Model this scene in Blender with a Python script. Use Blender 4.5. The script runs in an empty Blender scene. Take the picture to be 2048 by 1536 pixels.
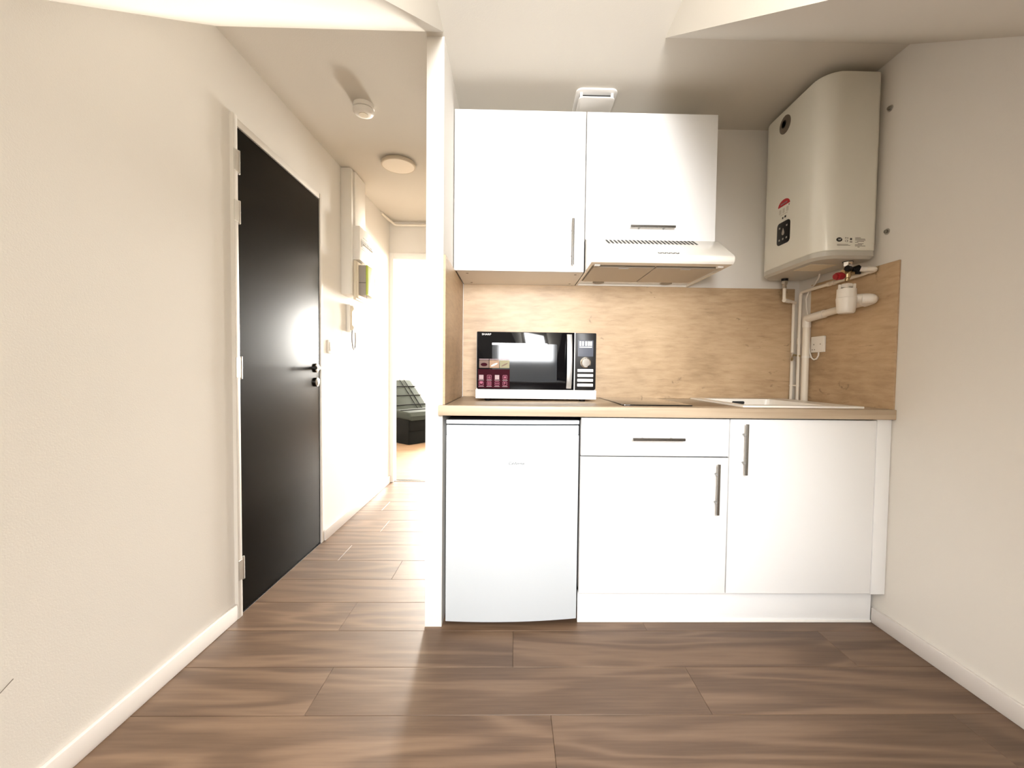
import bpy, bmesh, math, random
from mathutils import Vector, Matrix
random.seed(4)
C = bpy.context.scene.collection
PI = math.pi

# ---------------------------------------------------------------- camera
cam_d = bpy.data.cameras.new('camera')
cam = bpy.data.objects.new('camera', cam_d)
C.objects.link(cam)
cam_d.sensor_width = 36.0
cam_d.lens = 857.35 / 2048 * 36
cam_d.shift_x = -19.36 / 2048
cam_d.shift_y = 4.88 / 2048
cam_d.clip_start = 0.02
CAM_H = 1.0444
R = (Matrix.Rotation(-0.0184, 4, 'Z') @ Matrix.Rotation(PI / 2 - 0.0354, 4, 'X') @ Matrix.Rotation(0.0116, 4, 'Z'))
cam.matrix_world = Matrix.Translation((0, 0, CAM_H)) @ R
bpy.context.scene.camera = cam

# ---------------------------------------------------------------- world, daylight, exposure
w = bpy.data.worlds.new('world'); bpy.context.scene.world = w
w.use_nodes = True
bg = w.node_tree.nodes['Background']
bg.inputs[0].default_value = (0.85, 0.93, 1.0, 1)
bg.inputs[1].default_value = 1.0

def area(name, loc, rot, sx, sy, power, col, spread=PI):
    l = bpy.data.lights.new(name, 'AREA'); l.shape = 'RECTANGLE'
    l.size = sx; l.size_y = sy; l.energy = power; l.color = col; l.spread = spread
    o = bpy.data.objects.new(name, l); C.objects.link(o)
    o.location = loc; o.rotation_euler = rot
    return o
# daylight through the dormer window behind the camera (points +Y)
area('daylight_dormer', (0.14, -1.125, 1.64), (PI / 2, 0, 0), 0.64, 0.96, 140, (0.985, 0.992, 1.0))
# daylight through the window of the far bedroom (points -Y)
area('daylight_bedroom', (-0.62, 8.72, 1.52), (-PI / 2, 0, 0), 1.0, 1.1, 1350, (1.0, 0.97, 0.90))
area('daylight_bedroom', (1.20, 8.72, 1.68), (-PI / 2, 0, 0), 0.9, 1.0, 430, (1.0, 0.97, 0.90))

vs = bpy.context.scene.view_settings
vs.view_transform = 'Standard'; vs.look = 'None'
vs.exposure = 0.0; vs.gamma = 1.0; vs.use_curve_mapping = False
bpy.context.scene.cycles.max_bounces = 12
bpy.context.scene.cycles.diffuse_bounces = 8

# ---------------------------------------------------------------- materials
def new_mat(name):
    m = bpy.data.materials.new(name); m.use_nodes = True
    return m, m.node_tree, m.node_tree.nodes['Principled BSDF']

def plain(name, col, rough=0.5, metal=0.0, spec=0.5, bump=0.0, bscale=200.0, mottle=0.0, coat=0.0):
    m, t, b = new_mat(name)
    b.inputs['Base Color'].default_value = (*col, 1)
    b.inputs['Roughness'].default_value = rough
    b.inputs['Metallic'].default_value = metal
    b.inputs['Specular IOR Level'].default_value = spec
    b.inputs['Coat Weight'].default_value = coat
    b.inputs['Coat Roughness'].default_value = 0.05
    tc = t.nodes.new('ShaderNodeTexCoord')
    n = t.nodes.new('ShaderNodeTexNoise'); n.inputs['Scale'].default_value = bscale
    n.inputs['Detail'].default_value = 3
    t.links.new(tc.outputs['Object'], n.inputs['Vector'])
    if bump > 0:
        bp = t.nodes.new('ShaderNodeBump'); bp.inputs['Strength'].default_value = bump
        bp.inputs['Distance'].default_value = 0.002
        t.links.new(n.outputs['Fac'], bp.inputs['Height'])
        t.links.new(bp.outputs['Normal'], b.inputs['Normal'])
    if mottle > 0:
        n2 = t.nodes.new('ShaderNodeTexNoise'); n2.inputs['Scale'].default_value = 2.5
        n2.inputs['Detail'].default_value = 4
        t.links.new(tc.outputs['Object'], n2.inputs['Vector'])
        mx = t.nodes.new('ShaderNodeMix'); mx.data_type = 'RGBA'
        mx.inputs['A'].default_value = (*[c * (1 - mottle) for c in col], 1)
        mx.inputs['B'].default_value = (*[min(1, c * (1 + mottle)) for c in col], 1)
        t.links.new(n2.outputs['Fac'], mx.inputs['Factor'])
        t.links.new(mx.outputs['Result'], b.inputs['Base Color'])
    return m

def wood(name, cols, stretch=(0.9, 6, 6), rings=46, rough=0.42, fine=(4, 130, 130), knots=0.0, spec=0.4, w=(0.42, 0.30, 0.30), rand=True, ramp=(0.22, 0.78)):
    """grain runs along local X"""
    m, t, b = new_mat(name)
    N = t.nodes.new; L = t.links.new
    tc = N('ShaderNodeTexCoord'); oi = N('ShaderNodeObjectInfo')
    sc = N('ShaderNodeVectorMath'); sc.operation = 'SCALE'
    cb = N('ShaderNodeCombineXYZ')
    for i, k in enumerate((37.0, 91.0, 13.0)):
        mm = N('ShaderNodeMath'); mm.operation = 'MULTIPLY'
        L(oi.outputs['Random'], mm.inputs[0]); mm.inputs[1].default_value = k if rand else 0.0
        L(mm.outputs[0], cb.inputs[i])
    ad = N('ShaderNodeVectorMath'); ad.operation = 'ADD'
    L(tc.outputs['Object'], ad.inputs[0]); L(cb.outputs[0], ad.inputs[1])
    def stretched(s):
        v = N('ShaderNodeVectorMath'); v.operation = 'MULTIPLY'
        L(ad.outputs[0], v.inputs[0]); v.inputs[1].default_value = s
        return v.outputs[0]
    def noise(s, detail, dist=0.0, rg=0.5):
        n = N('ShaderNodeTexNoise'); n.inputs['Scale'].default_value = 1.0
        n.inputs['Detail'].default_value = detail; n.inputs['Distortion'].default_value = dist
        n.inputs['Roughness'].default_value = rg
        L(stretched(s), n.inputs['Vector']); return n.outputs['Fac']
    def math_(op, a, bb):
        mm = N('ShaderNodeMath'); mm.operation = op
        for i, x in enumerate((a, bb)):
            if x is None: continue
            if isinstance(x, (int, float)): mm.inputs[i].default_value = x
            else: L(x, mm.inputs[i])
        return mm.outputs[0]
    big = noise(stretch, 2.5, 0.5)
    contour = math_('SINE', math_('MULTIPLY', big, rings), None)
    contour = math_('MULTIPLY_ADD', contour, 0.5); contour.node.inputs[2].default_value = 0.5
    contour = math_('POWER', contour, 1.6)
    fib = noise(fine, 4, 0.2, 0.6)
    tone = noise((stretch[0] * 0.8, stretch[1] * 0.45, stretch[2] * 0.45), 3, 0.3)
    f = math_('ADD', math_('MULTIPLY', tone, w[0]), math_('ADD', math_('MULTIPLY', fib, w[1]), math_('MULTIPLY', contour, w[2])))
    rp = N('ShaderNodeValToRGB')
    els = rp.color_ramp.elements
    els[0].position = ramp[0]; els[0].color = (*cols[0], 1)
    els[1].position = ramp[1]; els[1].color = (*cols[2], 1)
    e = els.new(0.5); e.color = (*cols[1], 1)
    L(f, rp.inputs[0])
    out = rp.outputs[0]
    # each piece slightly lighter or darker
    if rand:
        hv = N('ShaderNodeHueSaturation')
        L(out, hv.inputs['Color'])
        v = math_('MULTIPLY_ADD', oi.outputs['Random'], 0.16); v.node.inputs[2].default_value = 0.92
        L(v, hv.inputs['Value']); out = hv.outputs['Color']
    if knots > 0:
        sp = N('ShaderNodeSeparateXYZ'); L(ad.outputs[0], sp.inputs[0])
        c2 = N('ShaderNodeCombineXYZ'); L(math_('MULTIPLY_ADD', noise((9, 9, 9), 2), 0.25), c2.inputs[2]); L(math_('ADD', math_('MULTIPLY', sp.outputs[0], 4.0), noise((14, 20, 20), 3)), c2.inputs[0])
        L(math_('ADD', math_('MULTIPLY', math_('ADD', sp.outputs[1], sp.outputs[2]), 6.5), noise((18, 16, 16), 3)), c2.inputs[1])
        vo = N('ShaderNodeTexVoronoi'); vo.voronoi_dimensions = '2D'; vo.inputs['Scale'].default_value = 1.0
        L(c2.outputs[0], vo.inputs['Vector'])
        kn = N('ShaderNodeMapRange'); L(vo.outputs['Distance'], kn.inputs['Value'])
        kn.inputs['From Min'].default_value = 0.0; kn.inputs['From Max'].default_value = 0.075
        kn.inputs['To Min'].default_value = knots; kn.inputs['To Max'].default_value = 0.0
        mk = N('ShaderNodeMix'); mk.data_type = 'RGBA'
        sep = N('ShaderNodeSeparateColor'); L(vo.outputs['Color'], sep.inputs[0])
        L(math_('MULTIPLY', math_('MULTIPLY', kn.outputs[0], fib), math_('GREATER_THAN', sep.outputs[0], 0.62)), mk.inputs['Factor']); L(out, mk.inputs['A'])
        mk.inputs['B'].default_value = (*[c * 0.35 for c in cols[0]], 1)
        out = mk.outputs['Result']
        fk = noise((7, 55, 55), 5, 1.2, 0.7)
        mr = N('ShaderNodeMapRange'); L(fk, mr.inputs['Value'])
        mr.inputs['From Min'].default_value = 0.60; mr.inputs['From Max'].default_value = 0.74
        mr.inputs['To Min'].default_value = 0.0; mr.inputs['To Max'].default_value = 0.55
        m2 = N('ShaderNodeMix'); m2.data_type = 'RGBA'
        L(mr.outputs[0], m2.inputs['Factor']); L(out, m2.inputs['A'])
        m2.inputs['B'].default_value = (*[c * 0.55 for c in cols[0]], 1)
        out = m2.outputs['Result']
    L(out, b.inputs['Base Color'])
    b.inputs['Roughness'].default_value = rough
    b.inputs['Specular IOR Level'].default_value = spec
    bp = N('ShaderNodeBump'); bp.inputs['Strength'].default_value = 0.12; bp.inputs['Distance'].default_value = 0.001
    L(fib, bp.inputs['Height']); L(bp.outputs[0], b.inputs['Normal'])
    return m

M = {}
M['wall'] = plain('wall_paint', (0.73, 0.70, 0.655), 0.75, spec=0.25, bump=0.12, bscale=260)
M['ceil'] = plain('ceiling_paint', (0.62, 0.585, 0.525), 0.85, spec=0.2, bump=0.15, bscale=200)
M['trim'] = plain('white_trim', (0.84, 0.82, 0.79), 0.4, bump=0.05)
M['lam'] = plain('white_laminate', (0.82, 0.825, 0.83), 0.35, bump=0.02)
M['frame'] = plain('door_frame_paint', (0.73, 0.70, 0.655), 0.5, bump=0.05)
M['carcass'] = plain('white_carcass', (0.80, 0.77, 0.72), 0.5, bump=0.02)
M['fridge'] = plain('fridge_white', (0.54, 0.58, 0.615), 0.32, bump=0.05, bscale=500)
M['enamel'] = plain('white_enamel', (0.84, 0.81, 0.75), 0.22, coat=0.3)
M['heater'] = plain('heater_white', (0.77, 0.755, 0.68), 0.28, coat=0.2)
M['heatcap'] = plain('heater_grey', (0.50, 0.48, 0.43), 0.3, bump=0.02)
M['black'] = plain('black_plastic', (0.008, 0.007, 0.007), 0.35, spec=0.25)
M['door'] = plain('black_door', (0.004, 0.0032, 0.002), 0.25, spec=0.065, bump=0.02, bscale=90)
M['inner'] = plain('cabinet_inside_shade', (0.10, 0.095, 0.09), 0.7)  # dark colour paints shade into the seams between the base cabinet fronts
M['gap'] = plain('dark_gap', (0.02, 0.02, 0.02), 0.8)
M['glass'] = plain('black_glass', (0.003, 0.003, 0.004), 0.05, spec=0.22)
M['hobglass'] = plain('hob_glass', (0.006, 0.006, 0.006), 0.05, spec=0.6, coat=0.5)
M['mesh_win'] = plain('oven_window', (0.014, 0.018, 0.024), 0.06, spec=0.25)
M['steel'] = plain('brushed_steel', (0.27, 0.26, 0.245), 0.25, metal=1.0)
M['silver'] = plain('silver_plastic', (0.62, 0.63, 0.64), 0.3, metal=0.7)
M['chrome'] = plain('chrome', (0.80, 0.79, 0.77), 0.12, metal=1.0)
M['brass'] = plain('aged_brass', (0.55, 0.45, 0.27), 0.3, metal=1.0)
M['zinc'] = plain('zinc_plate', (0.55, 0.53, 0.49), 0.4, metal=0.8)
M['pvc'] = plain('white_pvc', (0.80, 0.76, 0.70), 0.3)
M['pipe'] = plain('painted_pipe', (0.78, 0.72, 0.63), 0.4)
M['plastic'] = plain('white_plastic', (0.82, 0.79, 0.74), 0.35)
M['cream'] = plain('cream_plastic', (0.74, 0.66, 0.52), 0.45)
M['greyplas'] = plain('grey_plastic', (0.36, 0.33, 0.29), 0.5)
M['lime'] = plain('lime_plastic', (0.50, 0.60, 0.08), 0.4)
M['limepale'] = plain('pale_lime_plastic', (0.74, 0.80, 0.42), 0.4)
M['red'] = plain('red_plastic', (0.32, 0.012, 0.018), 0.35)
M['redprint'] = plain('red_print', (0.45, 0.02, 0.03), 0.5)
M['maroon'] = plain('maroon_sticker', (0.028, 0.002, 0.006), 0.6, spec=0.05)
M['pink'] = plain('pink_print', (0.26, 0.035, 0.085), 0.5)
M['palepink'] = plain('pale_print', (0.30, 0.20, 0.21), 0.5)
M['whiteprint'] = plain('white_print', (0.78, 0.78, 0.78), 0.5)
M['ink'] = plain('black_ink', (0.02, 0.018, 0.015), 0.6)
M['greyink'] = plain('grey_ink', (0.22, 0.20, 0.17), 0.6)
M['badge'] = plain('badge_grey', (0.20, 0.17, 0.14), 0.3, metal=0.6)
M['filter'] = plain('filter_mesh', (0.55, 0.50, 0.43), 0.45, metal=0.3, bump=0.6, bscale=700)
M['sink'] = plain('white_resin', (0.85, 0.82, 0.76), 0.3, bump=0.03)
M['navy'] = plain('display_blue', (0.05, 0.058, 0.085), 0.2)
M['lcd'] = plain('display_segments', (0.72, 0.72, 0.70), 0.4)
M['cord'] = plain('grey_cord', (0.20, 0.19, 0.18), 0.5)
M['sofa'] = plain('grey_fabric', (0.024, 0.027, 0.023), 0.9, spec=0.04, bump=0.4, bscale=350)
M['sofadark'] = plain('dark_fabric', (0.003, 0.003, 0.0025), 0.95, spec=0.1, bump=0.3, bscale=350)
M['opal'] = plain('opal_diffuser', (0.80, 0.72, 0.60), 0.4)
M['lightrim'] = plain('lamp_rim', (0.55, 0.47, 0.36), 0.4)
M['brown'] = plain('food_brown', (0.12, 0.065, 0.045), 0.6, mottle=0.3)
M['tan'] = plain('food_tan', (0.28, 0.17, 0.10), 0.6, mottle=0.3)
M['green'] = plain('food_green', (0.22, 0.20, 0.11), 0.6, mottle=0.3)
M['subfloor'] = plain('floor_joint', (0.055, 0.038, 0.027), 0.8)
M['plank'] = wood('oak_plank', ((0.074, 0.043, 0.026), (0.140, 0.086, 0.053), (0.205, 0.132, 0.085)), stretch=(0.8, 6, 6), rings=34, rough=0.42, fine=(5, 110, 110), w=(0.40, 0.36, 0.26))
M['bedfloor'] = wood('pale_plank', ((0.10, 0.062, 0.035), (0.15, 0.095, 0.055), (0.20, 0.13, 0.08)), rough=0.4)
M['splash'] = wood('oak_splash', ((0.28, 0.185, 0.10), (0.49, 0.35, 0.215), (0.64, 0.48, 0.31)), stretch=(1.8, 4.2, 4.2), rings=7, fine=(10, 48, 48), knots=1.1, w=(0.66, 0.34, 0.06), rough=0.4, rand=False, ramp=(0.30, 0.70))
M['top'] = wood('oak_worktop', ((0.33, 0.245, 0.165), (0.44, 0.345, 0.245), (0.54, 0.44, 0.325)), stretch=(0.8, 10, 10), rings=16, fine=(3, 150, 150), w=(0.35, 0.45, 0.2), rough=0.38, rand=False)

gl, t, b = new_mat('window_glass')
b.inputs['Transmission Weight'].default_value = 1.0; b.inputs['Roughness'].default_value = 0.0
b.inputs['IOR'].default_value = 1.45
M['pane'] = gl

# ---------------------------------------------------------------- mesh helpers
class B:
    def __init__(s): s.bm = bmesh.new()
    def merge(s, o):
        me = bpy.data.meshes.new('tmp'); o.to_mesh(me); o.free()
        s.bm.from_mesh(me); bpy.data.meshes.remove(me)
    def box(s, x0, x1, y0, y1, z0, z1, bev=0.0, seg=2):
        o = bmesh.new()
        bmesh.ops.create_cube(o, size=1)
        for v in o.verts:
            v.co = Vector(((x0 + x1) / 2 + v.co.x * (x1 - x0), (y0 + y1) / 2 + v.co.y * (y1 - y0), (z0 + z1) / 2 + v.co.z * (z1 - z0)))
        if bev: bmesh.ops.bevel(o, geom=o.edges[:], offset=bev, segments=seg, affect='EDGES', profile=0.5)
        s.merge(o); return s
    def prism(s, pts, axis, a, b, bev=0.0, seg=2):
        """pts: 2D outline in the two other axes (order XYZ minus axis)"""
        o = bmesh.new()
        def P(p, h):
            if axis == 'X': return (h, p[0], p[1])
            if axis == 'Y': return (p[0], h, p[1])
            return (p[0], p[1], h)
        lo = [o.verts.new(P(p, a)) for p in pts]; hi = [o.verts.new(P(p, b)) for p in pts]
        n = len(pts); caps = [o.faces.new(lo), o.faces.new(hi[::-1])]
        for i in range(n): o.faces.new((lo[i], hi[i], hi[(i + 1) % n], lo[(i + 1) % n]))
        bmesh.ops.recalc_face_normals(o, faces=o.faces[:])
        if bev:
            ed = set(e for f in o.faces if len(f.verts) == n and n > 4 for e in f.edges) or set(o.edges)
            bmesh.ops.bevel(o, geom=list(ed), offset=bev, segments=seg, affect='EDGES', profile=0.5)
        s.merge(o); return s
    def tube(s, pts, r, seg=14, caps=True):
        pts = [Vector(p) for p in pts]; o = bmesh.new(); rings = []
        rs = r if isinstance(r, (list, tuple)) else [r] * len(pts)
        d0 = (pts[1] - pts[0]).normalized()
        up = Vector((0, 0, 1)) if abs(d0.z) < 0.9 else Vector((1, 0, 0))
        nx = d0.cross(up).normalized()
        for i, p in enumerate(pts):
            if i == 0: d = pts[1] - pts[0]
            elif i == len(pts) - 1: d = pts[-1] - pts[-2]
            else: d = (pts[i + 1] - pts[i]).normalized() + (pts[i] - pts[i - 1]).normalized()
            d.normalize()
            nx = (nx - d * nx.dot(d)).normalized(); ny = d.cross(nx)
            rings.append([o.verts.new(p + (nx * math.cos(2 * PI * k / seg) + ny * math.sin(2 * PI * k / seg)) * rs[i]) for k in range(seg)])
        for a, b in zip(rings, rings[1:]):
            for k in range(seg): o.faces.new((a[k], a[(k + 1) % seg], b[(k + 1) % seg], b[k]))
        if caps: o.faces.new(rings[0][::-1]); o.faces.new(rings[-1])
        bmesh.ops.recalc_face_normals(o, faces=o.faces[:])
        s.merge(o); return s
    def lathe(s, prof, c, axis='Z', seg=32):
        """prof: (radius, offset along axis)"""
        o = bmesh.new(); rings = []
        c = Vector(c)
        for r, h in prof:
            ring = []
            for k in range(seg):
                a = 2 * PI * k / seg; u, v = r * math.cos(a), r * math.sin(a)
                p = (u, v, h) if axis == 'Z' else ((h, u, v) if axis == 'X' else (u, h, v))
                ring.append(o.verts.new(c + Vector(p)))
            rings.append(ring)
        for a, b in zip(rings, rings[1:]):
            for k in range(seg): o.faces.new((a[k], a[(k + 1) % seg], b[(k + 1) % seg], b[k]))
        if prof[0][0] > 1e-6: o.faces.new(rings[0][::-1])
        if prof[-1][0] > 1e-6: o.faces.new(rings[-1])
        bmesh.ops.remove_doubles(o, verts=o.verts[:], dist=1e-6)
        bmesh.ops.recalc_face_normals(o, faces=o.faces[:])
        s.merge(o); return s
    def poly(s, *faces):
        for f in faces: s.bm.faces.new([s.bm.verts.new(p) for p in f])
        return s

def root_of(o):
    while o.parent: o = o.parent
    return o
def obj(name, b, mat, parent=None, loc=None, smooth=35):
    me = bpy.data.meshes.new(name)
    off = Vector(root_of(parent).location) if parent else (Vector(loc) if loc else None)
    if off is None:
        vs_ = [v.co for v in b.bm.verts]
        off = Vector(((min(v.x for v in vs_) + max(v.x for v in vs_)) / 2, (min(v.y for v in vs_) + max(v.y for v in vs_)) / 2, min(v.z for v in vs_)))
    bmesh.ops.translate(b.bm, verts=b.bm.verts[:], vec=-off)
    b.bm.to_mesh(me); b.bm.free()
    me.materials.append(mat)
    if smooth:
        me.shade_smooth(); me.set_sharp_from_angle(angle=math.radians(smooth))
    o = bpy.data.objects.new(name, me); C.objects.link(o)
    if parent: o.parent = parent
    else: o.location = off
    return o
def tag(o, label, cat, group=None, kind=None):
    o['label'] = label; o['category'] = cat
    if group: o['group'] = group
    if kind: o['kind'] = kind
    return o
def thing(name, loc, label, cat, group=None, kind=None):
    o = bpy.data.objects.new(name, None); C.objects.link(o); o.location = loc; o.empty_display_size = 0.05
    return tag(o, label, cat, group, kind)
def struct(name, b, mat, label, cat, smooth=35):
    return tag(obj(name, b, mat, smooth=smooth), label, cat, kind='structure')
def text(name, s, size, loc, facing, mat, parent, shear=0.0, align='CENTER', rot=0.0, sx=1.0):
    cu = bpy.data.curves.new('txt', 'FONT'); cu.body = s; cu.size = size; cu.align_x = align; cu.align_y = 'CENTER'
    cu.extrude = 0.0002; cu.shear = shear; cu.resolution_u = 3
    to = bpy.data.objects.new('txt', cu); C.objects.link(to)
    dg = bpy.context.evaluated_depsgraph_get()
    me = bpy.data.meshes.new_from_object(to.evaluated_get(dg))
    bpy.data.objects.remove(to); bpy.data.curves.remove(cu)
    ax = {'front': ((1, 0, 0), (0, 0, 1)), 'heater': ((0, -1, 0), (0, 0, 1)), 'wall': ((0, 1, 0), (0, 0, 1))}[facing]
    u, v = Vector(ax[0]), Vector(ax[1]); n = u.cross(v)
    off = Vector(loc) - Vector(root_of(parent).location)
    cr, sr = math.cos(rot), math.sin(rot)
    for p in me.vertices:
        x, y, z = p.co; x *= sx
        x, y = cr * x - sr * y, sr * x + cr * y
        p.co = off + u * x + v * y + n * z
    me.materials.clear(); me.materials.append(mat)
    o = bpy.data.objects.new(name, me); C.objects.link(o); o.parent = parent
    return o
def arc(cx, cy, r, a0, a1, n=6):
    return [(cx + r * math.cos(math.radians(a0 + (a1 - a0) * i / n)), cy + r * math.sin(math.radians(a0 + (a1 - a0) * i / n))) for i in range(n + 1)]
def rrect(x0, x1, y0, y1, r, n=5):
    if not isinstance(r, (list, tuple)): r = [r] * 4
    return (arc(x0 + r[0], y0 + r[0], r[0], 180, 270, n) + arc(x1 - r[1], y0 + r[1], r[1], 270, 360, n)
            + arc(x1 - r[2], y1 - r[2], r[2], 0, 90, n) + arc(x0 + r[3], y1 - r[3], r[3], 90, 180, n))
def bend(pts, r=0.012, n=5):
    """round the corners of a polyline"""
    pts = [Vector(p) for p in pts]; out = [pts[0]]
    for a, b, c in zip(pts, pts[1:], pts[2:]):
        u, v = (a - b).normalized(), (c - b).normalized(); k = min(r, (a - b).length / 2, (c - b).length / 2)
        p, q = b + u * k, b + v * k
        for i in range(n + 1):
            t = i / n; out.append(p * (1 - t) ** 2 + b * 2 * t * (1 - t) + q * t * t)
    out.append(pts[-1]); return out

# ---------------------------------------------------------------- the setting
WL, WR, YB, H, YC = -1.147, 1.534, 2.304, 2.340, 1.695
PX0, PX1, PY = -0.352, -0.284, 1.7176       # partition between hall and kitchenette
YE = 3.978                                   # end of the hall
YR = -1.15                                   # wall behind the camera
SL = 0.680                                   # fall of the roof slope
def slope_z(y): return H - (YC - y) * SL
DX0, DX1 = PX1, 0.572                        # dormer cheeks
BX0, BX1, BY = -2.9, 1.95, 8.8                # bedroom

# floor: sub-base and single planks
fl = struct('floor', B().box(WL, WR, YR, 4.05, -0.06, -0.010), M['subfloor'], 'brown oak plank floor of the room and hall', 'floor')
PW, cache = 0.2115, {}
def plank(x0, x1, y0, y1):
    key = (round(x1 - x0, 3), round(y1 - y0, 3))
    if key not in cache:
        m_ = B().box(0, x1 - x0 - 0.0006, 0, y1 - y0 - 0.0012, -0.010, 0, 0.0010, 1)
        o = obj('plank', m_, M['plank'], fl, smooth=0)
        for v in o.data.vertices: v.co += fl.location
        cache[key] = o.data
    else:
        o = bpy.data.objects.new('plank', cache[key]); C.objects.link(o); o.parent = fl
    o.location = Vector((x0, y0, 0)) - fl.location
offs = [0.35, -0.45, 0.02, 0.62, -0.25]
joint = {0: 0.008, 1: -0.62, 2: 0.124, 3: -0.55, 4: 0.40, -1: 0.55, -2: -0.15, -3: -0.599, -4: -0.95, -5: -0.46, -6: -0.85, -7: -0.52, -8: -0.97, -9: -0.6, -10: -0.8, -11: -0.5}
for r in range(-11, 11):
    y1 = 1.690 - r * PW; y0 = y1 - PW
    if y0 < YR: break
    if y1 > 4.03: y1 = 4.03
    xr = WR if r >= -1 else (0.30 if r >= -3 else PX0)
    j = joint.get(r, offs[r % 5])
    xs = sorted(x for k in range(-3, 4) for x in [j + 1.24 * k] if WL + 0.05 < x < xr - 0.05)
    xs = [WL] + xs + [xr]
    for a, b_ in zip(xs, xs[1:]): plank(a, b_, y0, y1)

# left wall with the opening of the entrance door
D0, D1, DZ = 1.7986, 2.5585, 2.033
b = B()
b.box(WL - 0.12, WL, YR - 0.1, D0 - 0.03, -0.01, 2.45)
b.box(WL - 0.12, WL, D1 + 0.035, YE + 0.1, -0.01, 2.45)
b.box(WL - 0.12, WL, D0 - 0.03, D1 + 0.035, DZ + 0.035, 2.45)
wl = struct('wall_left', b, M['wall'], 'cream painted left wall holding the black door', 'wall')
obj('scuff_mark', B().tube([(WL + 0.0005, 0.878, 0.262), (WL + 0.0005, 0.93, 0.292), (WL + 0.0005, 0.985, 0.322)], 0.0009, 6), M['greyink'], wl)
M['base'] = plain('baseboard_paint', (0.70, 0.66, 0.63), 0.4, bump=0.03)
b = B().box(WR, WR + 0.12, YR - 0.1, YB + 0.1, -0.01, 2.45)
struct('wall_right', b, M['wall'], 'cream painted right wall behind the water heater', 'wall')
b = B().box(PX1, WR, YB, YB + 0.1, -0.01, 2.45)
struct('wall_back', b, M['wall'], 'cream wall behind the upper cabinets and the wood splashback', 'wall')
b = B().box(PX0, PX1, PY, YE, 0.0, 2.45)
struct('wall_partition', b, M['wall'], 'white partition wall end between hall and kitchenette', 'wall')
HDX0, HDX1, HDZ = -1.11, -0.394, 2.054
b = B()
b.box(WL - 0.12, HDX0 - 0.042, YE, YE + 0.08, -0.01, 2.5)
b.box(HDX1 + 0.042, PX1, YE, YE + 0.08, -0.01, 2.5)
b.box(HDX0 - 0.042, HDX1 + 0.042, YE, YE + 0.08, HDZ + 0.058, 2.5)
struct('wall_hall_end', b, M['wall'], 'cream wall over the open doorway at the end of the hall', 'wall')
# rear wall with the dormer window opening
WX0, WX1, WZ0, WZ1 = -0.215, 0.515, 1.11, 2.17
b = B()
b.box(WL - 0.1, WX0, YR - 0.1, YR, -0.01, 2.45); b.box(WX1, WR + 0.1, YR - 0.1, YR, -0.01, 2.45)
b.box(WX0, WX1, YR - 0.1, YR, -0.01, WZ0); b.box(WX0, WX1, YR - 0.1, YR, WZ1, 2.45)
struct('wall_rear', b, M['wall'], 'cream wall with the dormer window, behind the camera', 'wall')
# ceiling: flat part, roof slopes, dormer cheeks
zr = slope_z(YR); HE = 2.392
b = B()
T = 0.12
b.prism([(PX0, YC), (WR + 0.05, YC), (WR + 0.05, YB + 0.05), (PX0, YB + 0.05)], 'Z', H, H + T)
b.box(DX0, DX1, YR - 0.05, YC, H, H + T)
b.prism([(YC, H), (YE + 0.05, HE), (YE + 0.05, HE + T), (YC, H + T)], 'X', WL - 0.05, PX0 + 0.001)
for xa, xb in ((WL - 0.05, DX0), (DX1, WR + 0.05)):
    b.prism([(YR - 0.05, slope_z(YR - 0.05)), (YC, H), (YC, H + T), (YR - 0.05, H + T)], 'X', xa, xb)
struct('ceiling', b, M['ceil'], 'cream sloping ceiling with a dormer recess and flat part over the kitchenette', 'ceiling', smooth=0)

# bedroom beyond the hall
struct('floor_bedroom', B().box(BX0, BX1, YE + 0.07, BY, -0.06, -0.002), M['bedfloor'], 'sunlit pale wood floor beyond the hall doorway', 'floor')
b = B().box(BX0 - 0.1, BX0, YE + 0.07, BY + 0.1, -0.01, 2.6)
struct('wall_bedroom_left', b, M['wall'], 'bright wall on the left of the far bedroom', 'wall')
b = B().box(BX1, BX1 + 0.1, YE + 0.07, BY + 0.1, -0.01, 2.6)
struct('wall_bedroom_right', b, M['wall'], 'wall on the right of the far bedroom', 'wall')
BW = (-1.17, -0.07, 0.92, 2.12)
BV = (0.70, 1.70, 1.13, 2.23)
b = B()
b.box(BX0, BW[0], BY, BY + 0.1, -0.01, 2.6); b.box(BW[1], BV[0], BY, BY + 0.1, -0.01, 2.6); b.box(BV[1], BX1, BY, BY + 0.1, -0.01, 2.6)
b.box(BV[0], BV[1], BY, BY + 0.1, -0.01, BV[2]); b.box(BV[0], BV[1], BY, BY + 0.1, BV[3], 2.6)
b.box(BW[0], BW[1], BY, BY + 0.1, -0.01, BW[2]); b.box(BW[0], BW[1], BY, BY + 0.1, BW[3], 2.6)
struct('wall_bedroom_back', b, M['wall'], 'overexposed white wall above the grey sofa in the far bedroom', 'wall')
b = B().box(BX0, WL - 0.12, YE, YE + 0.08, -0.01, 2.6).box(PX1, BX1, YE, YE + 0.08, -0.01, 2.6)
struct('wall_bedroom_front', b, M['wall'], 'bedroom side of the wall around the hall doorway', 'wall')
struct('ceiling_bedroom', B().box(BX0 - 0.1, BX1 + 0.1, YE + 0.02, BY + 0.1, 2.5, 2.6), M['ceil'], 'white ceiling of the far bedroom', 'ceiling')

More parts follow.
